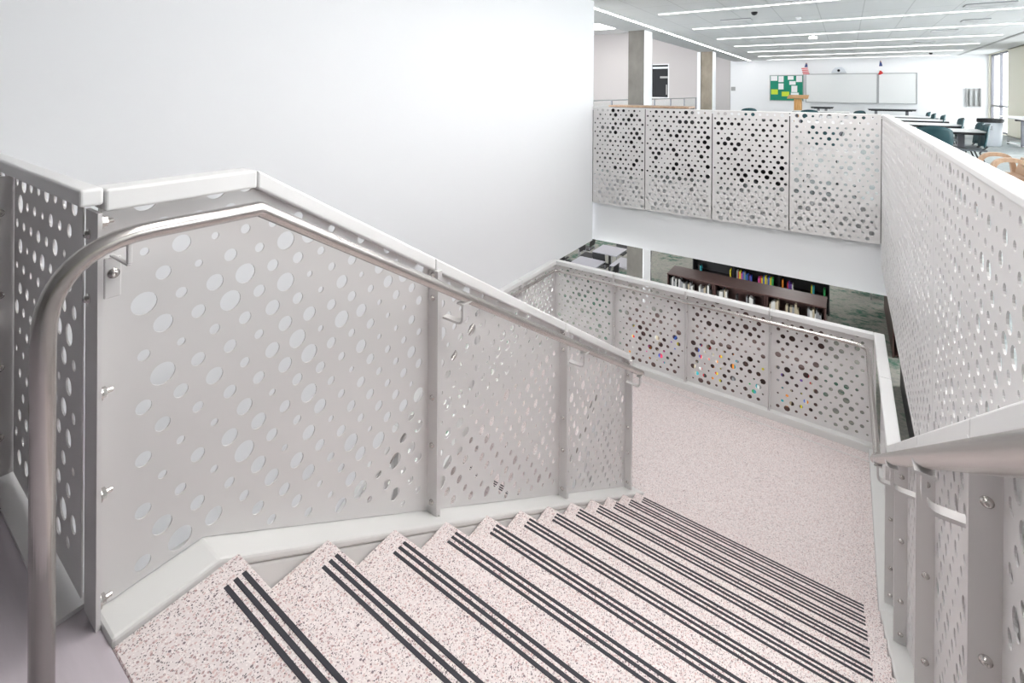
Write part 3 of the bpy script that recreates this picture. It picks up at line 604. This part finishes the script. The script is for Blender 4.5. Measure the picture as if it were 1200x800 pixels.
for sx in (-1, 1):
    for sy in (-1, 1): bm = bmesh.new(); lathe(bm, [(.03, -.015), (.04, -.01), (.04, .01), (.03, .015)], n=12); o = obj('caster', bm, M['black'], t); o.rotation_euler = (0, PI/2, 0); o.location = (sx*.27, sy*.18, .041)
# glass railing of the atrium corridor
t = thing('glass_railing', 'glass railing with grey posts along the atrium edge behind the columns', 'railing', (-4.55, 7, 0))
bm = bmesh.new(); bx(bm, -.006, .006, 0, 16.3, .08, 1.0); obj('glass_panel', bm, M['glass'], t)
bm = bmesh.new(); bx(bm, -.025, .025, 0, 16.3, 1.04, 1.08); obj('top_rail', bm, M['frame'], t)
for i in range(9): bm = bmesh.new(); bx(bm, -.02, .02, .2+2*i-.03, .2+2*i+.03, 0, 1.039); obj('post', bm, M['metalgrey'], t)
# ================================================================ LOWER LIBRARY
rb = random.Random(5)
bproto = {}
def book(x, y, z, w, h, d, m, label, group, rz=0):
    key = m.name
    if key not in bproto:
        bm = bmesh.new(); bx(bm, -.5, .5, -.5, .5, 0, 1); bmesh.ops.recalc_face_normals(bm, faces=bm.faces); me = D.meshes.new('book'); bm.to_mesh(me); bm.free(); me.materials.append(m); bproto[key] = me
    o = D.objects.new('book', bproto[key]); C.objects.link(o); o.location = (x, y, z); o.scale = (w, d, h); o.rotation_euler = (0, 0, rz); tag(o, label, 'book', group); return o
def fill(x0, x1, yf, z, label, group, dens=.8, hmax=.25, cols=None):
    x = x0+.02
    while x < x1-.05:
        if rb.random() > dens: x += rb.uniform(.08, .25); continue
        w = rb.uniform(.025, .05); h = rb.uniform(.17, hmax); m = rb.choice(cols or BOOK); book(x+w/2, yf+.09, z, w*.94, h, .16, m, label.replace('COL', m.name.split('_')[1].split('.')[0]), group); x += w
brow = [(-2.245, -1.155), (-1.140, -.05), (-.035, 1.075)]
nm = ['left', 'middle', 'right']
for (x0, x1), n in zip(brow, nm):
    cabinet(x0, x1, 11.36, 12.0, ZG, 1.15, '%s unit of the low dark brown bookcase row on the lower floor' % n, M['brown'], M['brown'], 3, 'low brown bookcases', double=True)
    fill(x0+.03, x1-.03, 11.39, ZG+.06+1.05*2/3, 'COL book on the top shelf of the %s low brown bookcase' % n, 'books in the low brown row, %s unit' % n, .93, .29, [BOOK[4], BOOK[10], BOOK[9], BOOK[4], BOOK[7]])
for k, (x0, x1) in enumerate(((-2.2, -1.13), (-1.11, -.04), (-.02, 1.05))):
    cabinet(x0, x1, 8.5, 9.1, ZG, 1.15, '%s dark bookcase glimpsed through the landing guardrail perforations' % nm[k], M['brown'], M['brown'], 3, 'bookcases behind the landing guardrail', double=True)
    for s in (1, 2): fill(x0+.03, x1-.03, 8.53, ZG+.06+1.05*s/3, 'COL book glimpsed through the landing guardrail holes, %s case' % nm[k], 'books behind the landing guardrail, %s case' % nm[k], .75)
for k, (x0, x1) in enumerate(((-2.28, -1.17), (-1.16, -.05), (-.04, 1.08))):
    cabinet(x0, x1, 13.9, 14.25, ZG, 1.95, '%s unit of the tall black bookcase behind the low brown row' % nm[k], M['black'], M['black'], 5, 'tall black bookcases', 'tall_bookcase')
    for s in (1, 2): fill(x0+.035, x1-.035, 13.915, ZG+.06+1.85*s/5, 'COL book in the tall black bookcase, %s unit' % nm[k], 'books in the tall black bookcase, %s unit' % nm[k], .35 if k == 0 else .8)
# dark shelves to the right
t = cabinet(2.26, 2.62, 12.4, 15.3, ZG, 1.3, 'dark shelving at the right end of the lower floor, farther unit', M['black'], M['brown'], 3, None, 'tall_bookcase')
t = cabinet(2.3, 2.7, 7.6, 11.2, ZG, 1.3, 'dark shelving under the classroom floor edge, nearer unit', M['black'], M['black'], 3, None, 'tall_bookcase')
t = thing('lounge_chair', 'maroon chair on the lower floor at the right corner under the fascia', 'chair', (2.25, 16.0, ZG))
bm = bmesh.new(); bx(bm, -.3, .3, -.3, .3, .2, .45); obj('seat', bm, M['maroon'], t, bevel=.03); bm = bmesh.new(); bx(bm, -.3, .3, .22, .32, .45, .85); obj('backrest', bm, M['maroon'], t, bevel=.03)
for sx in (-1, 1):
    for sy in (-1, 1): bm = bmesh.new(); bx(bm, sx*.25-.02, sx*.25+.02, sy*.25-.02, sy*.25+.02, 0, .2); obj('leg', bm, M['frame'], t)
# study tables lower left
def study(x, y, label, rz=0):
    t = thing('study_table', label, 'table', (x, y, ZG), rz, 'lower floor study tables')
    bm = bmesh.new(); bx(bm, -.4, .4, -.4, .4, .72, .75); obj('table_top', bm, M['greytop'], t, bevel=.005)
    bm = bmesh.new(); lathe(bm, [(.04, .03), (.04, .719)], n=12); obj('pedestal', bm, M['black'], t)
    bm = bmesh.new(); bx(bm, -.32, .32, -.03, .03, 0, .03); bx(bm, -.03, .03, -.32, -.031, 0, .03); bx(bm, -.03, .03, .031, .32, 0, .03); obj('base', bm, M['black'], t); return t
study(-4.62, 13.3, 'pale grey square table nearest the white wall corner, upper one'); study(-4.72, 11.9, 'pale grey square table partly hidden by the landing guardrail'); study(-3.7, 12.5, 'small pale table beside the lower concrete column')
study(-6.4, 13.6, 'grey square table far left under the white wall')
def black_chair(loc, rz, label):
    t = thing('study_chair', label, 'chair', loc, rz, 'black chairs around the study tables')
    bm = bmesh.new(); bx(bm, -.21, .21, -.2, .21, .44, .47); obj('seat', bm, M['black'], t, bevel=.012)
    bm = bmesh.new(); prism(bm, [(-.2, .56), (-.185, .56), (-.235, .88), (-.25, .88)], 'x', -.2, .2); obj('backrest', bm, M['black'], t, bevel=.006)
    for sx in (-1, 1):
        for sy in (-1, 1): tobj('leg', [(sx*.2, sy*.22, .001), (sx*.18, sy*.18, .44 if sy > 0 else .57)], .012, M['metalgrey'], t, 8)
    return t
b0 = black_chair((-5.35, 13.3, ZG), -PI/2, 'black chair left of the upper grey study table')
for x, y, r, l in ((-4.62, 12.72, 0, 'black chair between the two grey study tables'), (-5.4, 12.0, -PI/2, 'black chair left of the nearer grey study table'), (-4.12, 13.15, PI/2, 'black chair right of the upper grey study table'),
                   (-4.62, 14.1, PI, 'black chair behind the upper grey study table'), (-4.05, 11.9, PI/2, 'black chair right of the nearer grey study table'), (-6.3, 12.9, 0, 'black chair at the far left study table'), (-5.7, 13.9, PI/2, 'black chair right of the far left study table'),
                   (-3.6, 13.35, PI, 'black chair behind the small pale table by the column')):
    dup(b0, (x, y, ZG), r, l)
# added glowing panels, out of frame, to brighten the lower floor
for x, y in ((-4.4, 14.5), (-4.4, 20), (-.5, 9.6), (0, 16.5), (3.6, 12), (3.6, 18), (-9, 12), (-9, 18)):
    t = thing('ceiling_panel_light', 'added fill panel, out of frame, lighting the lower library floor', 'ceiling light', (x, y, -1.079 if x > -4.6 else 4.39), 0, 'added lower floor fill panels')
    bm = bmesh.new(); bx(bm, -.45, .45, -.3, .3, -.02, -.001); obj('diffuser', bm, M['lamp3'], t)
# ================================================================ WORLD / CAMERA
w = D.worlds.new('sky'); bpy.context.scene.world = w; w.use_nodes = True
bgn = w.node_tree.nodes['Background']; bgn.inputs[0].default_value = (.97, .98, 1, 1); bgn.inputs[1].default_value = 3.2
cam = D.cameras.new('camera'); co = D.objects.new('camera', cam); C.objects.link(co); bpy.context.scene.camera = co
cam.sensor_width = 36; cam.lens = 36*566.55/1200; cam.shift_x = -(606.258-600)/1200; cam.shift_y = (108.23-400)/1200; cam.clip_start = .02; cam.clip_end = 200
yaw, pit, rol = map(math.radians, (34.2911, -.1124, .3864))
F0 = Vector((-math.sin(yaw), math.cos(yaw), 0)); R0 = Vector((math.cos(yaw), math.sin(yaw), 0)); U0 = Vector((0, 0, 1))
F = F0*math.cos(pit)+U0*math.sin(pit); U = U0*math.cos(pit)-F0*math.sin(pit); R = R0*math.cos(rol)+U*math.sin(rol); U = U*math.cos(rol)-R0*math.sin(rol)
m = Matrix((R, U, -F)).transposed().to_4x4(); m.translation = Vector((1.4174, -.6902, 1.3113)); co.matrix_world = m
vs = bpy.context.scene.view_settings; vs.view_transform = 'Standard'; vs.look = 'None'; vs.gamma = 1; vs.use_curve_mapping = False; vs.exposure = 1.26
